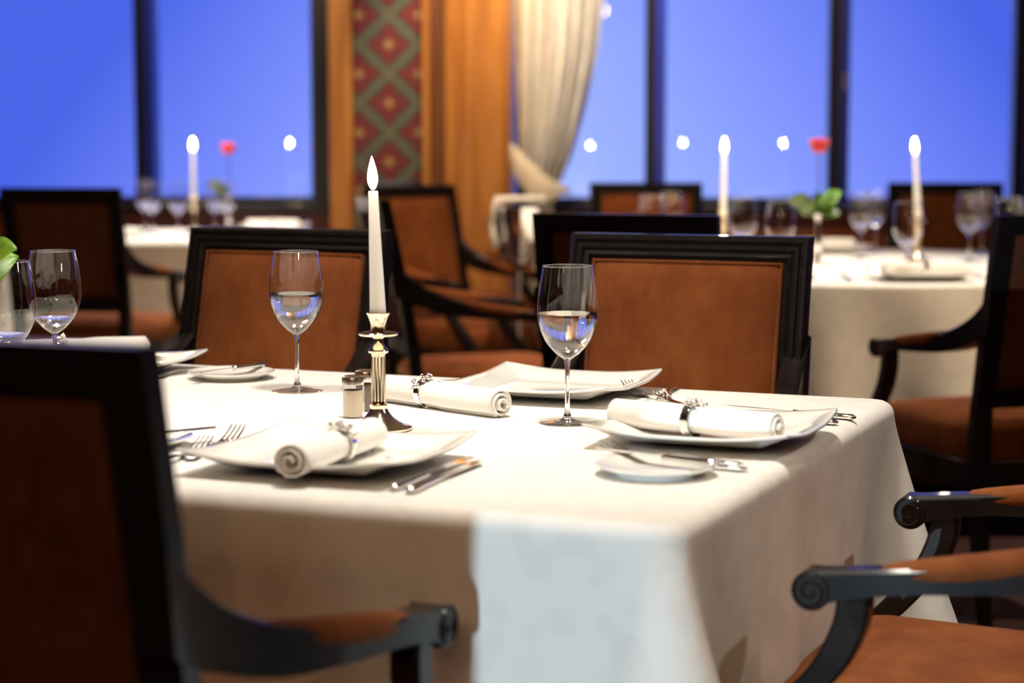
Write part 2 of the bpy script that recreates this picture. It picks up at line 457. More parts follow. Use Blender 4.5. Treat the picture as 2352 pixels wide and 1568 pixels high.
# ------------------------------------------------------------------ chairs
def by(z):          # rake of the back: y of the rear frame centre plane at height z
    return -.262 - .094 * max(0, (z - .50) / .488) ** 1.15
HC = .988; HW = .225
def make_chair():
    t = thing('upholstered_armchair', 'proto', 'chair')
    # moulded back frame: mitred profile round a rectangle
    prof = [(0, -.018), (0, .012), (.003, .017), (.010, .017), (.0125, .0125), (.015, .0125), (.0175, .018), (.024, .018), (.0265, .0125), (.029, .0125), (.031, .015), (.037, .013), (.040, .006), (.046, .006), (.046, -.018)]
    corners = [(-HW, .535, 1, 1), (-HW, HC, 1, -1), (HW, HC, -1, -1), (HW, .535, -1, 1)]
    secs = []
    def corner(cx, cz, dx, dz, m=1.0):
        out = []
        for (a, d) in prof:
            x = cx + dx * a; z = cz + dz * a
            out.append(Vector((x, by(z) + d, z)))
        return out
    order = []
    for k in range(4):
        c0, c1 = corners[k], corners[(k + 1) % 4]
        order.append(corner(*c0))
        if k in (0, 2):
            for s in (.25, .5, .75):
                z = c0[1] + (c1[1] - c0[1]) * s
                out = []
                for (a, d) in prof: out.append(Vector((c0[0] + c0[2] * a, by(z) + d, z)))
                order.append(out)
    order.append(order[0])
    mb = MB(); n = len(prof)
    for q in order: mb.v += [tuple(p) for p in q]
    for i in range(len(order) - 1):
        for k in range(n):
            mb.f.append((i * n + k, i * n + (k + 1) % n, (i + 1) * n + (k + 1) % n, (i + 1) * n + k))
    mb.build('back_frame', M['wood'], t, merge=True, angle=25)
    # front cushion and rear panel
    def pad(zlo, zhi, hw, side, depth, base, power=4):
        rows = []; nx, nz = 22, 24
        for i in range(nz + 1):
            v = i / nz; z = zlo + (zhi - zlo) * v
            row = []
            for j in range(nx + 1):
                u = j / nx; x = -hw + 2 * hw * u
                e = max(0, (1 - abs(2 * u - 1) ** power)) * max(0, (1 - abs(2 * v - 1) ** power))
                row.append((x, by(z) + side * (base + depth * e ** .5), z))
            rows.append(row)
        return MB().grid(rows)
    pad(.577, HC - .042, HW - .042, 1, .020, .002, 12).build('back_cushion', M['velvet'], t, angle=180)
    pad(.577, HC - .042, HW - .042, -1, .006, .008, 16).build('rear_panel', M['rear'], t, angle=180)
    pth = []
    zl, zh, hw = .583, HC - .048, HW - .048
    for (x, z) in ((-hw, zl), (-hw, (zl + zh) / 2), (-hw, zh), (0, zh), (hw, zh), (hw, (zl + zh) / 2), (hw, zl), (0, zl)):
        pth.append((x, by(z) + .0125, z))
    MB().tube(pth, .0035, 8, closed=True).build('piping', M['velvet'], t)
    # rear legs continue the posts downwards
    for s in (-1, 1):
        secs = []
        for (z, hw_, hd, dy) in ((.60, .0215, .0155, 0), (.535, .0225, .017, .001), (.44, .023, .019, .004), (.34, .023, .020, .002), (.27, .020, .018, -.002), (.14, .017, .016, -.022), (0, .014, .014, -.050)):
            cx = s * (HW - .0225); cy = by(z) + dy - .002
            secs.append([Vector((cx - hw_, cy - hd, z)), Vector((cx + hw_, cy - hd, z)), Vector((cx + hw_, cy + hd, z)), Vector((cx - hw_, cy + hd, z))])
        MB().ribbon(secs).build('leg', M['wood'], t, bevel=.003, angle=30)
        # turned front leg
        MB().lathe([(.024, .335), (.024, .318), (.016, .312), (.016, .302), (.024, .296), (.026, .285), (.021, .275), (.019, .265), (.0225, .24), (.012, .03), (.016, .022), (.017, .012), (.012, 0)], 20, s * .232, .205).build('leg', M['wood'], t)
    # seat rail
    def outline(inset, yb=-.255, yf=.222, wb=.222, wf=.262, bow=.016):
        pts = []
        wb -= inset; wf -= inset; yb += inset; yf -= inset
        for k in range(13):
            u = k / 12; pts.append((-wf + 2 * wf * u, yf + bow * math.sin(PI * u)))
        pts = pts[::-1]
        pts = [(-wb, yb)] + [(x, y) for x, y in pts[::-1]] + [(wb, yb)]
        return pts
    o0 = outline(0)
    MB().ribbon([[(x, y, z) for x, y in o0] for z in (.335, .405)]).build('seat_rail', M['wood'], t, bevel=.005)
    # seat cushion with rolled edges and crown
    o1 = outline(.004)
    def sharp(p, s):
        cx, cy = 0, 0
        return (p[0] * s, p[1] * s)
    dens = []
    m = len(o1)
    for i in range(m):
        a, b_ = o1[i], o1[(i + 1) % m]
        L = math.hypot(a[0] - b_[0], a[1] - b_[1]); k = max(1, int(L / .03))
        for q in range(k): dens.append((a[0] + (b_[0] - a[0]) * q / k, a[1] + (b_[1] - a[1]) * q / k))
    sm = [((dens[i - 1][0] + dens[i][0] * 2 + dens[(i + 1) % len(dens)][0]) / 4, (dens[i - 1][1] + dens[i][1] * 2 + dens[(i + 1) % len(dens)][1]) / 4) for i in range(len(dens))]
    secs = []
    for (s, z) in ((.975, .400), (1.0, .415), (1.012, .435), (1.008, .455), (.985, .472), (.94, .485), (.86, .495), (.72, .503), (.5, .509), (.25, .513), (.05, .514)):
        secs.append([(x * s, y * s, z) for x, y in sm])
    MB().ribbon(secs).build('seat_cushion', M['velvet'], t, angle=180)
    # arms
    top = [(-.345, .815), (-.318, .795), (-.285, .768), (-.25, .745), (-.21, .725), (-.16, .706), (-.11, .693), (-.05, .682), (.02, .673), (.08, .667), (.118, .663), (.140, .661)]
    bot = [(-.330, .712), (-.310, .706), (-.28, .694), (-.245, .679), (-.20, .665), (-.15, .655), (-.10, .650), (-.04, .646), (.02, .643), (.07, .637), (.105, .630), (.135, .6205)]
    tc = catmull([(a, b_, 0) for a, b_ in top], 3); bc = catmull([(a, b_, 0) for a, b_ in bot], 3)
    def armx(y):
        k = min(1, max(0, (y + .33) / .42)); return .208 + .058 * k * k * (3 - 2 * k)
    for s in (-1, 1):
        hw_ = .021
        secs = []
        for p, q in zip(tc, bc):
            xp = armx(p.x) * s; xq = armx(q.x) * s
            secs.append([Vector((xp - hw_, p.x, p.y - .004)), Vector((xp - hw_ + .005, p.x, p.y)), Vector((xp + hw_ - .005, p.x, p.y)), Vector((xp + hw_, p.x, p.y - .004)),
                         Vector((xq + hw_, q.x, q.y)), Vector((xq - hw_, q.x, q.y))])
        mb = MB().ribbon(secs)
        xs = armx(.14) * s; yc, zc, rr = .1425, .6375, .0235
        mb.lathe([(0, -hw_ - .002), (rr - .003, -hw_ - .002), (rr, -hw_ + .001), (rr, hw_ - .001), (rr - .003, hw_ + .002), (0, hw_ + .002)], 32, xs, yc, zc, axis='x')
        for e in (-1, 1):     # volute carved on both faces of the scroll
            sp = []
            for k in range(50):
                a = k / 49 * 3.6 * PI
                r_ = rr * (.93 - .78 * k / 49)
                sp.append((xs + e * (hw_ + .002), yc - r_ * math.sin(-a - .3), zc + r_ * math.cos(-a - .3)))
            mb.tube(sp, [.0026 - .0008 * k / 49 for k in range(50)], 6)
        arm = mb.build('arm', M['wood'], t, angle=35)
        secs = []
        for k in range(17):
            u = k / 16; y = -.195 + .272 * u
            e = max(.02, math.sin(PI * u) ** (.45 if u < .5 else .24))
            z0 = seg_interp([(a, b_) for a, b_ in top], y)[0] - .010
            x = armx(y) * s; loop = []
            for q in range(14):
                a = 2 * PI * q / 14
                loop.append(Vector((x + .0243 * e * math.cos(a), y, z0 + (.020 if math.sin(a) > 0 else .017) * e * math.sin(a))))
            secs.append(loop)
        MB().ribbon(secs).build('arm_pad', M['velvet'], arm, angle=180)
        # S-curved support down to the seat rail
        line = catmull([(0, .094, .640), (0, .099, .600), (0, .122, .550), (0, .160, .505), (0, .198, .465), (0, .222, .425), (0, .226, .380), (0, .218, .335)], 5)
        secs = []
        for k, p in enumerate(line):
            u = k / (len(line) - 1)
            x = s * (armx(.1) + .000 - .022 * u); hd = .0185 + .004 * math.sin(PI * u); hx = .0175
            secs.append([Vector((x - hx, p.y - hd, p.z)), Vector((x + hx, p.y - hd, p.z)), Vector((x + hx, p.y + hd, p.z)), Vector((x - hx, p.y + hd, p.z))])
        MB().ribbon(secs).build('arm_support', M['wood'], t, bevel=.004, angle=30)
    return t
chair = make_chair(); used = [False]
CH = [
 (-.388, 2.07, -20.5, 'dark framed armchair seen from behind in the left foreground, pushed up to the near table', None),
 (.592, 2.48, 66.5, 'armchair with scrolled arms at the right end of the near table, seat facing left', None),
 (.187, 3.28, 157.5, 'armchair facing the camera behind the near table, right of the candle, moulded dark frame', None),
 (-.590, 3.57, 154, 'armchair facing the camera behind the near table, left of the candle', None),
 (.39, 4.95, -21, 'dark backed armchair seen from behind, drawn up to the left of the round table', None),
 (1.225, 4.93, 15, 'armchair seen from behind at the right edge, one arm before the round table', None),
 (-1.56, 7.49, -9, 'dark armchair seen from behind at the far left, in front of the window table', None),
 (.56, 7.62, 184, 'armchair against the right windows, beyond the round table and left of the rose', None),
 (1.68, 7.62, 172, 'armchair against the right windows, beyond the round table and right of the tall candle', None),
 (-.065, 5.95, -77, 'armchair seen from its side just right of the main candle, facing right', None),
 (-.13, 7.28, -134, 'armchair in front of the oak column, its russet back turned towards the camera', None),
 (-.20, 8.62, -58, 'armchair barely showing over the one in front of the oak column', None),
]
for (x, y, a, lab, g) in CH:
    put(chair, used, (x, y, 0), R(a), lab, 'matching dark wood armchairs with russet velvet')

# ------------------------------------------------------------------ tables and cloths
def square_cloth(hx, hy, drop, label, loc, rotz, tip=.20, rc=.045, seed=0, top=.75):
    """cloth over a rectangular table: flat top, rounded edge, skirt with flared corner folds; local origin = table centre on the floor"""
    per = []      # (x, y, nx, ny, s)
    def arc(cx, cy, a0):
        return [(cx + rc * math.cos(a0 + PI / 2 * k / 8), cy + rc * math.sin(a0 + PI / 2 * k / 8), math.cos(a0 + PI / 2 * k / 8), math.sin(a0 + PI / 2 * k / 8)) for k in range(9)]
    X, Y = hx - rc, hy - rc
    segs = [arc(X, Y, 0), arc(-X, Y, PI / 2), arc(-X, -Y, PI), arc(X, -Y, 3 * PI / 2)]
    pts = []
    for k in range(4):
        pts += segs[k]
        a = segs[k][-1]; b_ = segs[(k + 1) % 4][0]
        L = math.hypot(a[0] - b_[0], a[1] - b_[1]); n = max(6, int(L / .018))
        for q in range(1, n):
            pts.append((a[0] + (b_[0] - a[0]) * q / n, a[1] + (b_[1] - a[1]) * q / n, a[2], a[3]))
    # distance to corner along the perimeter
    cor = [(X + rc * .29 + rc * .71 * 0 + rc * .414, Y + rc * .707)]
    n = len(pts)
    S = [0]
    for i in range(1, n): S.append(S[-1] + math.hypot(pts[i][0] - pts[i - 1][0], pts[i][1] - pts[i - 1][1]))
    tot = S[-1] + math.hypot(pts[0][0] - pts[-1][0], pts[0][1] - pts[-1][1])
    cs = []
    idx = 0
    for k in range(4):
        cs.append(S[idx + 4]); L = 9
        a = segs[k][-1]; b_ = segs[(k + 1) % 4][0]
        idx += 9 + max(6, int(math.hypot(a[0] - b_[0], a[1] - b_[1]) / .018)) - 1
    er = .022
    rows = []
    for sc_ in (0.0, .3, .6, .85, .96):
        rows.append([(x * sc_, y * sc_, top) for x, y, _, _ in pts])
    # rounded edge
    for k in range(0, 6):
        a = PI / 2 * k / 5
        rows.append([(x - nx * er * (1 - math.sin(a)), y - ny * er * (1 - math.sin(a)), top - er * (1 - math.cos(a))) for x, y, nx, ny in pts])
    nr = 40
    for i in range(1, nr + 1):
        tt = i / nr
        row = []
        for j, (x, y, nx, ny) in enumerate(pts):
            ds = min(min(abs(S[j] - c_), tot - abs(S[j] - c_)) for c_ in cs)
            sg = min(((S[j] - c_ + tot / 2) % tot - tot / 2 for c_ in cs), key=abs)
            d = tt * (drop + tip * math.exp(-(ds / .16) ** 2))
            fl = .018 * d / .4 + (.30 * d) * math.exp(-(ds / (.022 + .17 * d)) ** 2) - .085 * d * math.exp(-((ds - .10 - .30 * d) / (.05 + .1 * d)) ** 2)
            wv = d * .045 * (math.sin(S[j] * 17 + seed * 2.1) * .5 + math.sin(S[j] * 31 + seed) * .3) * (1 - math.exp(-(ds / .2) ** 2))
            nz = noise.noise(Vector((x * 3 + seed, y * 3, d * 2))) * .03 * d
            o_ = fl + wv + nz
            row.append((x + nx * o_, y + ny * o_, top - er - d))
        rows.append(row)
    mb = MB(); m = len(pts)
    mb.v = [p for r_ in rows for p in r_]
    for i in range(len(rows) - 1):
        for j in range(m):
            k = (j + 1) % m
            mb.f.append((i * m + j, i * m + k, (i + 1) * m + k, (i + 1) * m + j))
    o = mb.build('tablecloth', M['linen'], angle=180, merge=True)
    o.location = loc; o.rotation_euler = (0, 0, rotz)
    return tag(o, label, 'tablecloth')
def round_cloth(Rr, drop, label, loc, top=.75, nf=17):
    rows = []; n = 260
    for s in (0, .5, .9, .985): rows.append([(Rr * s * math.cos(2 * PI * k / n), Rr * s * math.sin(2 * PI * k / n), top) for k in range(n)])
    for i in range(0, 5):
        a = PI / 2 * i / 4
        rows.append([((Rr - .012 * (1 - math.sin(a))) * math.cos(2 * PI * k / n), (Rr - .012 * (1 - math.sin(a))) * math.sin(2 * PI * k / n), top - .012 * (1 - math.cos(a))) for k in range(n)])
    for i in range(1, 31):
        t = i / 30; row = []
        for k in range(n):
            a = 2 * PI * k / n
            w_ = (.5 + .5 * math.sin(nf * a + 1.2 * math.sin(3 * a))) * .085 * t ** .8 + .02 * t * math.sin(5 * a)
            r_ = Rr + w_
            row.append((r_ * math.cos(a), r_ * math.sin(a), top - .012 - drop * t))
        rows.append(row)
    mb = MB(); mb.v = [p for r_ in rows for p in r_]
    for i in range(len(rows) - 1):
        for j in range(n):
            k = (j + 1) % n; mb.f.append((i * n + j, i * n + k, (i + 1) * n + k, (i + 1) * n + j))
    o = mb.build('tablecloth', M['linen'], angle=180, merge=True); o.location = loc
    return tag(o, label, 'tablecloth')
def table(name, label, loc, rotz, hx, hy, rnd=False, top=.744):
    t = thing(name, label, 'table', loc, rotz)
    mb = MB()
    if rnd: mb.lathe([(hx, top - .03), (hx, top)], 64)
    else: mb.box(-hx, hx, -hy, hy, top - .03, top)
    mb.build('tabletop', M['wood'], t, smooth=False)
    if rnd:
        MB().lathe([(.30, 0), (.30, .03), (.08, .06), (.05, .12), (.05, .66), (.14, top - .03)], 32).build('pedestal', M['wood'], t)
    else:
        for sx in (-1, 1):
            for sy in (-1, 1):
                a, b_ = sx * (hx - .06), sy * (hy - .06)
                MB().box(a - .03, a + .03, b_ - .03, b_ + .03, 0, top - .03).build('leg', M['wood'], t)
    return t
# near table: corner N, long axis u (leftwards), short axis v (away)
TN = Vector((.177, 2.082)); TA = R(157.5)
U = Vector((math.cos(TA), math.sin(TA))); V = Vector((.383, .924))
TL, TW = 1.88, 1.15
def uv(u, v, z=.75):
    p = TN + U * u + V * v
    return Vector((p.x, p.y, z))
ctr = uv(TL / 2, TW / 2, 0)
ROT = TA - PI     # local +x = -U (right), +y = V
table('dining_table', 'near dining table hidden under its white damask cloth', ctr, ROT, TL / 2 - .035, TW / 2 - .035)
square_cloth(TL / 2, TW / 2, .43, 'white damask tablecloth over the near dining table, front side half in blue-white light', ctr, ROT)
RC = Vector((1.13, 6.58, 0)); RR = .97
table('round_table', 'large round table under a white cloth by the right windows', RC, 0, RR - .012, RR, True)
round_cloth(RR, .52, 'white tablecloth over the large round table by the right windows', RC)
LC = Vector((-1.50, 8.66, 0))
table('window_table', 'small table under a white cloth by the left windows', LC, R(-2), .53, .53)
square_cloth(.54, .54, .42, 'white tablecloth on the table by the left windows', LC, R(-2), seed=3)

# ------------------------------------------------------------------ wine glasses
def make_glass(full, name='wine_glass'):
    t = thing(name, 'proto', 'wine glass')
    prof = [(.0050, .093), (.0095, .0965), (.0160, .1010), (.0230, .1080), (.0310, .1180), (.0370, .1290), (.0415, .1420), (.0438, .1550), (.0440, .1660), (.0432, .1800), (.0415, .1950), (.0390, .2110), (.0360, .2285)]
    pc = catmull([(a, b_, 0) for a, b_ in prof], 4)
    P = [(p.x, p.y) for p in pc]
    vs = MB()
    n = 64; m = len(P)
    vs.v = [(r * math.cos(2 * PI * k / n), r * math.sin(2 * PI * k / n), z) for (r, z) in P for k in range(n)]
    vs.f = [(i * n + k, i * n + (k + 1) % n, (i + 1) * n + (k + 1) % n, (i + 1) * n + k) for i in range(m - 1) for k in range(n)]
    vs.build('bowl', M['thin'], t, angle=180)
    MB().tube([(.0360 * math.cos(2 * PI * k / 64), .0360 * math.sin(2 * PI * k / 64), .2285) for k in range(64)], .0007, 6, closed=True).build('rim', M['stem'], t)
    MB().lathe([(.012, .0049), (.028, .0025), (.041, .0014), (.0420, .0008), (.041, 0)][::-1], 48).build('foot', M['thin'], t, angle=60)
    MB().lathe([(0, .0), (.004, .0), (.0118, .0046), (.012, .0050), (.0065, .0085), (.0042, .016), (.0034, .030), (.0032, .060), (.0034, .080), (.0040, .088), (.0052, .0935), (.0050, .0965), (0, .0985)], 32).build('stem', M['stem'], t, angle=60)
    if full:
        W = []
        for (r, z) in P:
            if z > full: break
            if r > .008: W.append((r - .0006, z + .0004))
        W = [(0, W[0][1] - .002)] + W + [(W[-1][0], full), (0, full)]
        MB().lathe(W, 64).build('water', M['water'], t, angle=50)
    return t
gw = make_glass(.160); u1 = [False]
ge = make_glass(.120); u2 = [False]
put(gw, u1, (-.3515, 3.2356, .7503), 0, 'wine glass of water left of the main candle, in front of the left chair back')
put(gw, u1, (.0803, 2.8637, .7503), .4, 'wine glass of water right of the main candle, beside the napkin plate')
put(ge, u2, (-.750, 3.25, .7503), 0, 'nearly empty wine glass at the left edge, the further and taller of two')
put(ge, u2, (-.757, 2.97, .7503), 0, 'wine glass cut by the left edge of the photo, under the green leaf')
farg = [(.455, 6.50, 'wine glass left of the left tall candle, the nearer of a pair'), (.555, 6.95, 'wine glass left of the left tall candle, the further of a pair'),
        (.716, 6.18, 'wine glass just right of the left tall candle on the round table'), (.79, 5.87, 'wine glass left of the rose stem on the round table'),
        (1.205, 6.88, 'left glass of the three clustered left of the right tall candle'), (1.32, 7.24, 'tallest standing glass just left of the right tall candle'),
        (1.148, 5.78, 'wine glass in front of the right tall candle'), (1.543, 6.72, 'wine glass right of the right tall candle, left of two overlapping'),
        (1.68, 7.12, 'wine glass right of the right tall candle, behind another glass'), (1.56, 6.25, 'wine glass nearest the dark chair at the right edge')]
for x, y, lab in farg: put(ge, u2, (x, y, .7503), 0, lab, 'wine glasses on the round table')
gf = make_glass(.130); u3 = [False]
for x, y, lab in ((-1.63, 8.85, 'glass of water leftmost on the table by the left windows'), (-1.55, 8.60, 'glass of water second from left on the table by the left windows'), (-1.42, 8.48, 'glass of water just left of the far candle by the left windows'),
                  (-1.30, 8.72, 'glass of water just right of the far candle by the left windows'), (-1.22, 8.52, 'glass of water below the far red rose by the left windows')):
    put(gf, u3, (x, y, .7503), 0, lab, 'water glasses on the left window table')

# ------------------------------------------------------------------ candlesticks
def make_candlestick():
    t = thing('candlestick', 'proto', 'candlestick')
    prof = [(0, 0), (.045, 0), (.0475, .0015), (.0480, .004), (.0455, .006), (.038, .0075), (.028, .012), (.0195, .019), (.0145, .026), (.0120, .0305), (.0128, .033), (.0128, .0355), (.0100, .037), (.0092, .040),
            (.0092, .105), (.0098, .108), (.0138, .110), (.0146, .1125), (.0135, .115), (.0095, .119), (.0068, .126), (.0066, .130), (.0100, .133), (.0270, .1345), (.0285, .137), (.0268, .1385), (.0110, .138), (.0103, .141), (.0108, .150), (.0128, .158), (.0168, .166), (.0160, .1665), (.0118, .160), (0, .160)]
    MB().lathe(prof, 48).build('body', M['brass'], t, angle=30)
    fl = MB()
    for k in range(12):
        a = 2 * PI * k / 12
        fl.tube([(.0092 * math.cos(a), .0092 * math.sin(a), .041), (.0092 * math.cos(a), .0092 * math.sin(a), .104)], .0012, 6)
    fl.build('fluting', M['brass'], t)
    return t
def make_candle(h=.177, tilt=0):
    t = thing('taper_candle', 'proto', 'candle')
    MB().lathe([(0, 0), (.0112, 0), (.0116, .004), (.0067, h - .002), (.0058, h), (.004, h - .0015), (0, h - .002)], 32).build('wax', M['wax'], t, angle=50)
    MB().tube([(0, 0, h - .002), (.0004, 0, h + .004), (.001, 0, h + .009)], .0007, 6).build('wick', M['wick'], t)
    MB().lathe([(0, h + .002), (.0035, h + .005), (.0062, h + .012), (.0068, h + .019), (.0055, h + .029), (.0027, h + .040), (0, h + .049)], 20).build('flame', M['flame'], t, angle=180)
    return t
cs_ = make_candlestick(); u4 = [False]
cd = make_candle(); u5 = [False]
cd2 = make_candle(.205); u6 = [False]
put(cs_, u4, (-.189, 2.80, .7503), 0, 'silver candlestick standing in the middle of the near table')
o = put(cd, u5, (-.189, 2.80, .7503 + .1603), 0, 'lit white taper candle in the candlestick on the near table'); o.rotation_euler = (0, R(-1.9), 0)
for (x, y, l1, l2, tl) in ((.72, 6.80, 'candlestick left of the glasses on the round table', 'lit taper candle left of the rose on the round table', .5), (1.365, 6.70, 'candlestick on the right part of the round table', 'lit taper candle right of the rose on the round table', -4),
                       (-1.375, 8.62, 'candlestick on the table by the left windows', 'lit taper candle on the table by the left windows', 0)):
    put(cs_, u4, (x, y, .7503), 0, l1)
    o = put(cd2, u6, (x, y, .7503 + .1603), 0, l2); o.rotation_euler = (0, R(tl), 0)

# ------------------------------------------------------------------ roses
def make_rose(hv, leaves, bottom=.10):
    t = thing('red_rose', 'proto', 'flower')
    f = MB()
    rnd = random.Random(3)
    for ring, (n, r0, tiltr, h) in enumerate(((3, .005, .05, .050), (5, .012, .22, .050), (6, .018, .42, .044))):
        for k in range(n):
            a0 = 2 * PI * k / n + ring * .5
            rows = []
            for i in range(7):
                v = i / 6; row = []
                for j in range(9):
                    w_ = (j / 8 - .5)
                    wid = (.9 + .5 * math.sin(PI * min(1, v * .9 + .1))) * (2.2 if n == 3 else 1.25)
                    a = a0 + w_ * wid
                    r_ = (r0 + tiltr * .020 * v ** 1.5 + .009 * math.sin(PI * v * .55)) * (1 - .12 * (2 * w_) ** 2 * v)
                    if v < .15: r_ *= .5 + v * 3.3
                    row.append((r_ * math.cos(a), r_ * math.sin(a), hv + h * v * (1 - .25 * (2 * w_) ** 2)))
                rows.append(row)
            f.grid(rows)
    f.build('blossom', M['petal'], t, solid=.0008, angle=180)
    MB().tube(catmull([(0, 0, bottom), (.002, .001, hv * .5), (0, 0, hv)], 6), .0022, 8).build('stem', M['leaf'], t)
    for (z, ang, ln, up, mat) in leaves:
        m = MB(); rows = []
        for i in range(9):
            v = i / 8; row = []
            for j in range(5):
                w_ = (j / 4 - .5) * 2
                wd = .023 * math.sin(PI * v ** .8) * ln / .07
                x = ln * v; y = wd * w_; zz = z + up * v - .012 * v * v + .004 * abs(w_) + y * .95
                row.append((x * math.cos(ang) - y * math.sin(ang), x * math.sin(ang) + y * math.cos(ang), zz))
            rows.append(row)
        m.grid(rows); m.build('leaf', mat, t, solid=.0006, angle=180)
    return t
def make_vase():
    t = thing('bud_vase', 'proto', 'vase')
    MB().lathe([(0, 0), (.028, 0), (.029, .003), (.012, .008), (.008, .02), (.011, .05), (.0115, .09), (.0085, .13), (.0095, .155), (.012, .165), (.0105, .165), (.0075, .13), (.0095, .09), (.006, .03), (0, .03)], 28).build('body', M['silver'], t, angle=50)
    return t
vs_ = make_vase(); u7 = [False]
put(vs_, u7, (1.005, 6.55, .7503), 0, 'slim silver bud vase holding the rose on the round table')
put(vs_, u7, (-1.245, 8.78, .7503), 0, 'slim bud vase holding the rose on the left window table')
put(vs_, u7, (-.752, 2.76, .7503), 0, 'bud vase with green leaves beyond the left chair, mostly out of view')
LV = [(.185, .15, .080, .062, M['bright_leaf']), (.175, .5, .075, .03, M['leaf']), (.185, PI - .2, .105, .035, M['leaf']), (.175, PI + .6, .08, .02, M['leaf']), (.175, -.35, .075, .0, M['leaf']), (.19, 1.1, .07, .045, M['leaf']), (.19, -.9, .08, .04, M['leaf'])]
r1 = make_rose(.365, LV); r1.location = (1.005, 6.55, .7503); tag(r1, 'red rose with dark green leaves standing in a vase on the round table', 'flower', 'red roses')
r2 = make_rose(.345, LV[2:4]); r2.location = (-1.245, 8.78, .7503); tag(r2, 'red rose right of the candle on the left window table', 'flower', 'red roses')
LV3 = [(.235, -.25, .072, .034, M['bright_leaf']), (.225, PI / 2, .06, .03, M['bright_leaf']), (.21, PI, .07, .03, M['leaf']), (.215, .6, .07, .04, M['bright_leaf'])]
r3 = make_rose(.40, LV3); r3.location = (-.752, 2.76, .7503); tag(r3, 'flower stem with bright green leaves cut by the left edge', 'flower')

# ------------------------------------------------------------------ plates
def square_plate(name='square_plate', S=.29):
    h = S / 2; rows = []; n = 44
    for i in range(n + 1):
        row = []
        for j in range(n + 1):
            a = -1 + 2 * i / n; b_ = -1 + 2 * j / n
            k = 1 - .035 * (a * a * b_ * b_)            # softened corners
            bow = .030
            x = a * h * (1 - bow * (1 - b_ * b_) * 0) * k; y = b_ * h * k
            m = max(abs(a), abs(b_)); c_ = (abs(a) * abs(b_))
            e = max(0, (m - .55) / .45)
            z = .005 + .016 * (e * e * (3 - 2 * e)) ** .8 + .016 * max(0, c_ - .25) ** 1.6
            if .52 < m < .60: z += .0008
            row.append((x, y, z))
        rows.append(row)
    mb = MB().grid(rows)
    o = mb.build(name, M['china'], angle=180)
    q = o.modifiers.new('s', 'SOLIDIFY'); q.thickness = .004; q.offset = -1
    return tag(o, 'proto', 'plate')
def place(o, used, loc, rz, label, group=None):
    if used[0]:
        o = copy_tree(o)
    used[0] = True
    o.location = loc; o.rotation_euler = (0, 0, rz); return tag(o, label, None, group)
sp = square_plate(); us = [False]
place(sp, us, uv(.528, .215, .7503), ROT, 'square white plate under the rolled napkin at the near side of the near table')
place(sp, us, uv(.145, .605, .7503), ROT, 'square white plate under the rolled napkin at the right end of the near table')
place(sp, us, uv(.525, .975, .7503), ROT, 'empty square white plate at the far side of the near table, behind the right glass')
place(sp, us, uv(1.378, .955, .7503), ROT, 'square white plate at the far left of the near table, beside the dark chair back')
place(sp, us, (1.20, 5.84, .7503), R(4), 'square white plate with folded napkin at the near edge of the round table')
place(sp, us, (1.14, 7.28, .7503), R(4), 'square white plate at the far side of the round table')
place(sp, us, (-1.06, 8.93, .7503), R(-2), 'square white plate under a napkin roll on the left window table')
def round_plate():
    o = MB().lathe([(0, .002), (.045, .002), (.046, 0), (.050, 0), (.052, .003), (.074, .0115), (.0752, .0128), (.0745, .0138), (.060, .0095), (.050, .0060), (0, .0055)], 64).build('butter_plate', M['china'], angle=35)
    return tag(o, 'proto', 'plate')
rp = round_plate(); ur = [False]
place(rp, ur, uv(.845, .262, .7503), 0, 'round butter plate partly behind the left foreground chair', 'round butter plates')
place(rp, ur, uv(.130, .312, .7503), 0, 'round butter plate near the front right corner of the near table', 'round butter plates')
place(rp, ur, uv(1.118, .972, .7503), 0, 'round butter plate at the far edge of the near table, left of the left glass', 'round butter plates')

# ------------------------------------------------------------------ napkin rolls
def make_napkin(L=.25, r=.0212, flap=True):
    t = thing('rolled_napkin', 'proto', 'napkin')
    turns = 2.6; n = 110; th = .0032
    sec = []
    for k in range(n + 1):
        a = k / n
        ang = a * turns * 2 * PI
        rad = .0035 + (r - .0035) * a ** .8
        x = rad * math.cos(ang) * 1.06; z = rad * math.sin(ang)
        sec.append((x, z))
    if flap:
        x, z = sec[-1]; ang = turns * 2 * PI
        for k in range(1, 9):
            q = k / 8
            sec.append((r * 1.06 * math.cos(ang) + .010 * math.sin(q * PI * .5) , r * math.sin(ang) - (r * .95 + r * math.sin(ang)) * q * q))
    rows = []; m = 22
    for i in range(m + 1):
        y = -L / 2 + L * i / m
        k = 1 - .10 * math.exp(-((y - .01) / .02) ** 2)    # pinched by the ring
        e = (i / m - .5) * 2
        row = []
        for q, (x, z) in enumerate(sec):
            a = q / len(sec)
            ss = y + (1 - a) * .010 * e * abs(e) ** 3      # inner turns creep out a little
            wob = 1 + .035 * math.sin(7 * y / L + a * 9)
            row.append((x * k * wob, ss, r + z * k * wob))
        rows.append(row)
    o = MB().grid(rows).build('cloth', M['napkin'], t, solid=th, angle=180)
    return t
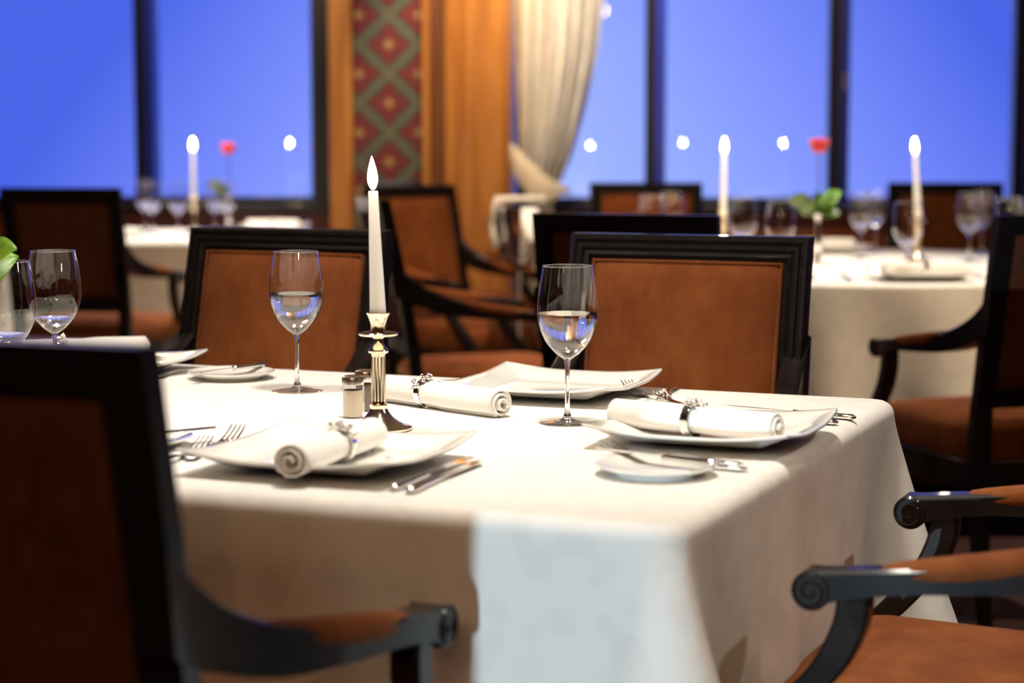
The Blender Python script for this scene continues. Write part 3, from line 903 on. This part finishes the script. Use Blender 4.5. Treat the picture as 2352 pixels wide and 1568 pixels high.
def make_ring(r=.0222):
    t = thing('napkin_ring', 'proto', 'napkin ring')
    P = []
    mb = MB()
    mb.lathe([(r, -.0055), (r + .0016, -.006), (r + .002, -.004), (r + .0012, 0), (r + .002, .004), (r + .0016, .006), (r, .0055), (r - .0004, 0), (r, -.0055)], 40, 0, 0, 0, axis='y')
    mb.build('band', M['silver'], t, angle=50)
    d = MB(); rr = random.Random(5)
    for k in range(16):
        a = rr.uniform(-.75, .75); y = rr.uniform(-.011, .011)
        q = r + .0035 + rr.uniform(0, .0025)
        d.lathe([(0, -.0034), (.0024, -.0024), (.0034, 0), (.0024, .0024), (0, .0034)], 8, q * math.sin(a), y, q * math.cos(a))
    d.build('ornament', M['silver'], t, angle=180)
    return t
nk = make_napkin(); un = [False]; rg = make_ring(); ug = [False]
def napkin(p, rz, lab, z=.7565, L=1.0, ringoff=.01, rl=None, lean=0, roll=0):
    o = put(nk, un, (p[0], p[1], z), rz, lab); o.rotation_euler = (lean, 0, rz); o.scale = (1, L, 1)
    d = Vector((-math.sin(rz), math.cos(rz)))
    q = put(rg, ug, (p[0] + d.x * ringoff, p[1] + d.y * ringoff, z + .0215), rz, rl); q.rotation_euler = (lean, roll, rz)
q = uv(.505, .180)
napkin((q.x, q.y), R(-19), 'rolled white napkin on the front plate, its spiral end towards the camera', z=.7600, L=.97, ringoff=.012, rl='silver ring round the napkin roll on the front plate', roll=.35)
napkin((.246, 2.672), math.atan2(.345, .94) - PI / 2 - .03 - R(0) + R(-55), 'rolled white napkin lying on the right hand plate', z=.7600, L=1.0, ringoff=-.002, rl='silver ring round the napkin roll on the right hand plate', roll=-.35)
napkin((-.106, 3.015), R(44), 'rolled white napkin lying on the cloth right of the candlestick', z=.7503, L=1.02, ringoff=.035, rl='silver ring round the napkin roll right of the candlestick', roll=-.4)
q = uv(1.47, 1.02)
napkin((q.x, q.y), R(-68), 'rolled white napkin showing over the left foreground chair', z=.7600, L=1.0, ringoff=-.03, rl='silver ring on the napkin over the left foreground chair', roll=.2)
napkin((-1.07, 8.93), R(-88), 'rolled white napkin on the left window table, right of the glasses', z=.7600, L=.9, ringoff=0, rl='silver ring round the napkin roll on the left window table')
napkin((-1.66, 8.38), R(80), 'rolled white napkin at the left end of the left window table', z=.7503, L=.8, ringoff=0, rl='silver ring on the leftmost napkin of the window table')
napkin((1.21, 5.83), R(-80), 'rolled napkin on the near plate of the round table', z=.7600, L=1.0, ringoff=0, rl='silver ring on the round table napkin')
napkin((1.12, 7.26), R(-86), 'rolled napkin on the far plate of the round table', z=.7600, L=1.0, ringoff=0, rl='silver ring on the far round table napkin')

# ------------------------------------------------------------------ cutlery
def strip(path, hw, th):
    """flat bar along +y: path [(y, z)], half-width and thickness per point"""
    secs = []
    for (y, z), w_, t_ in zip(path, hw, th):
        loop = []
        for k in range(12):
            a = 2 * PI * k / 12
            loop.append(Vector((w_ * math.cos(a), y, z + t_ / 2 * math.sin(a))))
        secs.append(loop)
    return secs
def make_knife(L=.235, butter=False):
    t = thing('butter_knife' if butter else 'table_knife', 'proto', 'knife')
    hl = L * .43
    pa = [(0, .0045), (.006, .0045), (hl * .3, .0045), (hl * .8, .0045), (hl - .006, .0045), (hl, .0045)]
    MB().ribbon(strip(pa, [.002, .0075, .0070, .0052, .0050, .0062], [.003, .009, .009, .0075, .0072, .0085])).build('handle', M['steel'], t, angle=180)
    b_ = []
    bl = L - hl; N_ = 12; vs = []; mb = MB(); secs = []
    for i in range(N_ + 1):
        v = i / N_; y = hl + bl * v
        wr = .0095 * (math.sin(PI * min(1, v * 1.0) * .5 + .25) ** .4) if v < .93 else .0095 * (1 - (v - .93) / .07) + .001
        if v < .06: wr = .005
        xl, xr = -.004 * (1 - v ** 6), max(.0006, wr)
        secs.append([Vector((xl, y, .0046)), Vector((xr, y, .0050)), Vector((xr, y, .0054)), Vector((xl, y, .0064))])
    MB().ribbon(secs).build('blade', M['steel'], t, angle=50)
    return t
def make_fork(L=.20):
    t = thing('table_fork', 'proto', 'fork')
    pa = [(0, .004), (.006, .0045), (L * .18, .0055), (L * .35, .0075), (L * .50, .0080), (L * .60, .0060), (L * .66, .0045), (L * .73, .0038), (L * .78, .0050)]
    MB().ribbon(strip(pa, [.003, .0085, .0078, .0052, .0038, .0036, .0080, .0125, .0125], [.002, .003, .003, .0035, .0038, .0035, .0025, .0022, .002])).build('handle', M['steel'], t, angle=180)
    for k in range(4):
        x = (k - 1.5) * .0066
        MB().tube([(x, L * .775, .0048), (x, L * .86, .0085), (x * .98, L * .94, .0140), (x * .96, L, .0200)], [.0016, .0014, .0012, .0008], 8).build('tine', M['steel'], t)
    return t
kn = make_knife(); uk = [False]; bk = make_knife(.185, True); ub = [False]; fk = make_fork(); uf = [False]
def lay(o, used, tail, tip, lab, z=.7503, g=None, lean=0):
    d = Vector((tip[0] - tail[0], tip[1] - tail[1]))
    a = math.atan2(d.y, d.x) - PI / 2
    o = put(o, used, (tail[0], tail[1], z), a, lab, g); o.rotation_euler = (lean, 0, a)
def UV2(a, b_): p = uv(a, b_); return (p.x, p.y)
lay(kn, uk, UV2(.376, .078), UV2(.383, .32), 'knife right of the front plate, the one nearer the plate')
lay(kn, uk, UV2(.350, .068), UV2(.362, .31), 'knife right of the front plate, the outer of the pair')
lay(fk, uf, UV2(.712, .175), UV2(.755, .385), 'fork left of the front plate with its tines clear of the plate')
lay(fk, uf, UV2(.715, .065), UV2(.742, .30), 'fork left of the front plate, mostly behind the dark chair')
lay(bk, ub, UV2(.862, .185), UV2(.780, .335), 'butter knife with a blue gleam on the left butter plate', z=.7635, lean=.0)
lay(kn, uk, UV2(.008, .872), UV2(.245, .925), 'long knife beyond the right hand plate, handle at the table end')
lay(kn, uk, UV2(.020, .812), UV2(.24, .845), 'knife between the right hand plate and the long knife')
lay(fk, uf, UV2(.045, .405), UV2(.265, .435), 'fork nearest the edge of the right hand plate')
lay(fk, uf, UV2(.030, .372), UV2(.285, .400), 'fork between the right hand plate and the butter plate')
lay(bk, ub, UV2(.052, .318), UV2(.215, .365), 'butter knife on the front right butter plate', z=.7635)
lay(fk, uf, (.262, 3.035), (.188, 3.215), 'fork with raised tines between the right hand plate and the empty plate')
lay(fk, uf, (.275, 3.290), (.232, 3.100), 'fork at the far edge of the near table, right of the empty plate')
lay(bk, ub, (-.435, 3.475), (-.535, 3.325), 'butter knife on the butter plate left of the left glass', z=.7635)
lay(fk, uf, UV2(1.222, 1.075), UV2(1.245, .87), 'fork left of the far butter plate')
lay(fk, uf, (.98, 5.75), (.99, 5.96), 'fork left of the near plate on the round table')
lay(kn, uk, (1.40, 5.88), (1.38, 6.10), 'knife right of the near plate on the round table')
lay(kn, uk, (.88, 5.80), (.90, 6.02), 'knife at the near left rim of the round table')

# ------------------------------------------------------------------ salt and pepper
def make_shaker(fill, matname):
    t = thing('salt_shaker' if fill == 'salt' else 'pepper_shaker', 'proto', 'shaker')
    n = 48; prof = [(.0150, 0), (.0163, .002), (.0163, .044), (.0150, .050)]
    mb = MB(); m = len(prof)
    for (r, z) in prof:
        for k in range(n):
            a = 2 * PI * k / n; q = r * (1 + .045 * math.cos(12 * a))
            mb.v.append((q * math.cos(a), q * math.sin(a), z))
    mb.f = [(i * n + k, i * n + (k + 1) % n, (i + 1) * n + (k + 1) % n, (i + 1) * n + k) for i in range(m - 1) for k in range(n)] + [tuple(range(n))]
    mb.build('jar', M['thin'], t, angle=50)
    MB().lathe([(0, .002), (.0142, .002), (.0146, .006), (.0146, .041), (0, .042)], 32).build('filling', M[fill], t, angle=50)
    MB().lathe([(.0166, .0495), (.0166, .058), (.0158, .0605), (.0120, .0625), (0, .0632)], 32).build('cap', M['steelcap'], t, angle=40)
    return t
o = make_shaker('salt', 0); o.location = (-.2355, 2.925, .7503); tag(o, 'ribbed glass salt shaker with a metal cap left of the candlestick', 'shaker', 'salt and pepper shakers')
o = make_shaker('pepper', 0); o.location = (-.2225, 3.000, .7503); tag(o, 'second shaker just behind the salt shaker and candlestick', 'shaker', 'salt and pepper shakers')

# ------------------------------------------------------------------ wine cooler with towel
wc = thing('wine_cooler_stand', 'chrome wine cooler on a tall stand before the oak column, towel over it', 'wine cooler', (.02, 6.95, 0))
MB().lathe([(0, .74), (.055, .74), (.068, .76), (.085, .90), (.088, .925), (.083, .925), (.064, .765), (0, .765)], 40).build('bucket', M['chrome'], wc, angle=40)
MB().lathe([(0, 0), (.13, 0), (.13, .012), (.03, .03), (.013, .05), (.013, .70), (.05, .73), (.05, .74), (0, .74)], 32).build('stand', M['chrome'], wc, angle=40)
for s in (-1, 1):
    MB().tube([(s * .095 + .016 * math.cos(a * PI / 8), 0, .87 + .020 * math.sin(a * PI / 8)) for a in range(16)], .003, 8, closed=True).build('ring_handle', M['chrome'], wc)
rows = []
for i in range(25):
    u_ = i / 24; row = []
    for j in range(17):
        w_ = j / 16 - .5
        if u_ < .45:
            x = .095 - .17 * (u_ / .45); z = .953 + .006 * math.sin(9 * w_ + 4 * u_)
        else:
            k = (u_ - .45) / .55; x = -.077 - .022 * math.sin(k * 2) + .02 * k; z = .950 - .155 * k + .02 * w_
        y = w_ * .16 + .004 * math.sin(20 * u_)
        row.append((x + .012 * math.sin(w_ * 14) * max(0, u_ - .4), y, z))
    rows.append(row)
tw = MB().grid(rows).build('folded_towel', M['napkin'], None, solid=.012, angle=180); tw.location = (.02, 6.95, 0)
tag(tw, 'white folded towel draped over the wine cooler', 'towel')
btl = thing('wine_bottle', 'wine bottle resting in the cooler under the towel', 'bottle', (.045, 6.96, .766))

bpy.data.objects.remove(btl)

# ------------------------------------------------------------------ chandeliers, ceiling lamps and added fill spots
def chandelier(loc, lab):
    t = thing('chandelier', lab, 'chandelier', loc)
    MB().lathe([(0, -.10), (.02, -.09), (.05, -.05), (.03, 0), (.012, .05), (.012, .55), (.05, .58), (.05, .60)], 24).build('stem', M['shade'], t)
    for k in range(8):
        a = 2 * PI * k / 8; c_, s_ = math.cos(a), math.sin(a)
        arm = MB().tube([(c_ * r_, s_ * r_, z) for r_, z in ((.03, -.03), (.12, -.09), (.22, -.08), (.28, 0), (.28, .03))], .007, 8).build('arm', M['shade'], t)
        MB().lathe([(.012, .03), (.03, .042), (.043, .062), (.047, .082), (.043, .102), (.028, .120), (0, .128)], 20, c_ * .28, s_ * .28).build('globe', M['bulb'], arm)
    return t
chandelier((-.70, -1.30, 2.40), 'brass chandelier with eight lit globes behind the camera to the left, seen only as reflections')
chandelier((-2.0, -1.9, 2.40), 'brass chandelier with eight lit globes behind the camera, leftmost of all')
chandelier((-1.7, 6.6, 2.40), 'brass chandelier with eight lit globes above the left aisle, seen only as reflections')
def spot_lamp(x, y, power, blend=.6, size=70, col=(1, .76, .50), rad=.04, z=2.96, tgt=None):
    L = bpy.data.lights.new('spot_lamp', 'SPOT'); L.energy = power; L.color = col; L.spot_size = R(size); L.spot_blend = blend; L.shadow_soft_size = rad
    o = bpy.data.objects.new('spot_lamp', L); C.objects.link(o); o.location = (x, y, z)
    if tgt: o.rotation_euler = (Vector(tgt) - Vector((x, y, z))).to_track_quat('-Z', 'Y').to_euler()
    return o
WARM = (1, .74, .47); NEUT = (1, .905, .79)
spot_lamp(.02, 2.62, 190, col=NEUT, size=60, tgt=(.10, 3.05, .80), rad=.16)
spot_lamp(-.95, 2.85, 140, col=NEUT, size=60, tgt=(-.72, 3.30, .80), rad=.16)
spot_lamp(.20, 2.0, 40, col=NEUT, size=40, tgt=(.25, 2.5, .75), rad=.07)
spot_lamp(1.1, 6.2, 230, col=NEUT, size=60, rad=.07)
spot_lamp(-1.45, 8.3, 380, col=NEUT, size=50, rad=.07)
spot_lamp(.0, 8.75, 330, col=(1, .70, .38), size=56, tgt=(-.05, 9.3, 1.5))
spot_lamp(.33, 8.75, 240, col=(1, .93, .83), size=45, tgt=(.28, 9.6, 1.9))
spot_lamp(-.7, 8.5, 80, col=(1, .78, .55), size=60, tgt=(-.7, 9.3, 1.2))
spot_lamp(0.0, 6.2, 190, col=WARM, size=75, tgt=(0, 6.9, .8))  # added spot to brighten the wine cooler and its towel
spot_lamp(-1.3, 6.2, 70, col=WARM, size=80)
spot_lamp(1.1, 8.3, 90, col=WARM, size=90, tgt=(1.1, 9.4, .8))  # added light for the dado under the right windows
spot_lamp(-1.4, 8.9, 60, col=WARM, size=90, tgt=(-1.4, 9.8, .8))  # same added dado light, left side
spot_lamp(2.2, 4.6, 40, col=WARM, size=80)
spot_lamp(3.1, 4.5, 260, col=WARM, size=44, tgt=(1.35, 5.65, .45), rad=.05)  # added fill for the round table's skirt
spot_lamp(.55, 4.1, 30, col=NEUT, size=50, tgt=(.5, 5.8, .5))
spot_lamp(1.4, 1.6, 26, col=WARM, size=80)
spot_lamp(2.5, 2.7, 70, col=NEUT, size=34, tgt=(.42, 2.6, .55), rad=.05)  # added fill for the right side of the near cloth
for x, y in ((-1.6, -1.6), (1.6, -1.6), (0, -3.2)):
    spot_lamp(x, y, 36, col=(1, .52, .24), size=110, tgt=(x * .3, 2.4, .3), rad=.06)  # added warm fill from behind the camera, not real fittings
def area(name, loc, tgt, sx, sy, power, col):
    L = bpy.data.lights.new(name, 'AREA'); L.shape = 'RECTANGLE'; L.size = sx; L.size_y = sy; L.energy = power; L.color = col
    o = bpy.data.objects.new(name, L); C.objects.link(o); o.location = loc
    o.rotation_euler = (Vector(tgt) - Vector(loc)).to_track_quat('-Z', 'Y').to_euler(); return o
# cool light on the near cloth, from an unseen lamp behind the camera
# low cool-white lamp far behind the camera; an added unseen blocker keeps it off the left half of the near table
flat_box('light_blocker_rear', -1.95, -1.379, -1.0, -.46, 0, 3.0, M['panel'], False)
spot_lamp(-2.96, -4.75, 1500, blend=.3, size=22, col=(.60, .84, 1.0), rad=.012, z=.74, tgt=(.55, 2.4, .62))

# ------------------------------------------------------------------ dusk sky
wd = bpy.data.worlds.new('dusk'); sc.world = wd; wd.use_nodes = True
nt = wd.node_tree; nt.nodes.clear()
out = nt.nodes.new('ShaderNodeOutputWorld'); bg = nt.nodes.new('ShaderNodeBackground'); nt.links.new(bg.outputs[0], out.inputs[0])
tc = nt.nodes.new('ShaderNodeTexCoord'); sep = nt.nodes.new('ShaderNodeSeparateXYZ'); nt.links.new(tc.outputs['Generated'], sep.inputs[0])
def wm(op, a, b=None, clamp=False):
    d = nt.nodes.new('ShaderNodeMath'); d.operation = op; d.use_clamp = clamp
    for i, x in enumerate((a, b)):
        if x is None: continue
        if isinstance(x, (int, float)): d.inputs[i].default_value = x
        else: nt.links.new(x, d.inputs[i])
    return d.outputs[0]
# afterglow centred a little right of straight ahead, fading sideways and upwards
az = wm('ABSOLUTE', wm('SUBTRACT', wm('ARCTAN2', sep.outputs[0], sep.outputs[1]), .02))
el = wm('MAXIMUM', sep.outputs[2], -.05)
d_ = wm('ADD', wm('MULTIPLY', az, 3.5), wm('MULTIPLY', wm('ADD', el, .05), 2.6), True)
rp_ = nt.nodes.new('ShaderNodeValToRGB'); e = rp_.color_ramp.elements
e.new(.35); e.new(.7)
for k, (p, c_) in enumerate(((0, (.46, .59, 1.2)), (.35, (.34, .45, 1.15)), (.70, (.20, .28, 1.05)), (1, (.08, .15, .88)))):
    e[k].position = p; e[k].color = c_ + (1,)
nt.links.new(d_, rp_.inputs[0]); nt.links.new(rp_.outputs[0], bg.inputs[0]); bg.inputs[1].default_value = .9

# ------------------------------------------------------------------ camera and view
cam = bpy.data.cameras.new('camera'); co = bpy.data.objects.new('camera', cam); C.objects.link(co)
co.location = (0, 0, 1.16); co.rotation_euler = (PI / 2 - .101119, 0, 0)
cam.sensor_width = 36; cam.lens = 70.0; cam.clip_start = .05
cam.dof.use_dof = True; cam.dof.focus_distance = 3.05; cam.dof.aperture_fstop = 2.9
sc.camera = co
sc.view_settings.view_transform = 'Standard'; sc.view_settings.look = 'None'; sc.view_settings.gamma = 1; sc.view_settings.use_curve_mapping = False
sc.view_settings.exposure = .15
cy = sc.cycles
cy.use_adaptive_sampling = True; cy.adaptive_threshold = .03
cy.max_bounces = 9; cy.transparent_max_bounces = 24; cy.transmission_bounces = 10; cy.glossy_bounces = 5; cy.diffuse_bounces = 3
cy.sample_clamp_indirect = 40; cy.use_denoising = True; cy.blur_glossy = .3
cy.caustics_reflective = False; cy.caustics_refractive = False
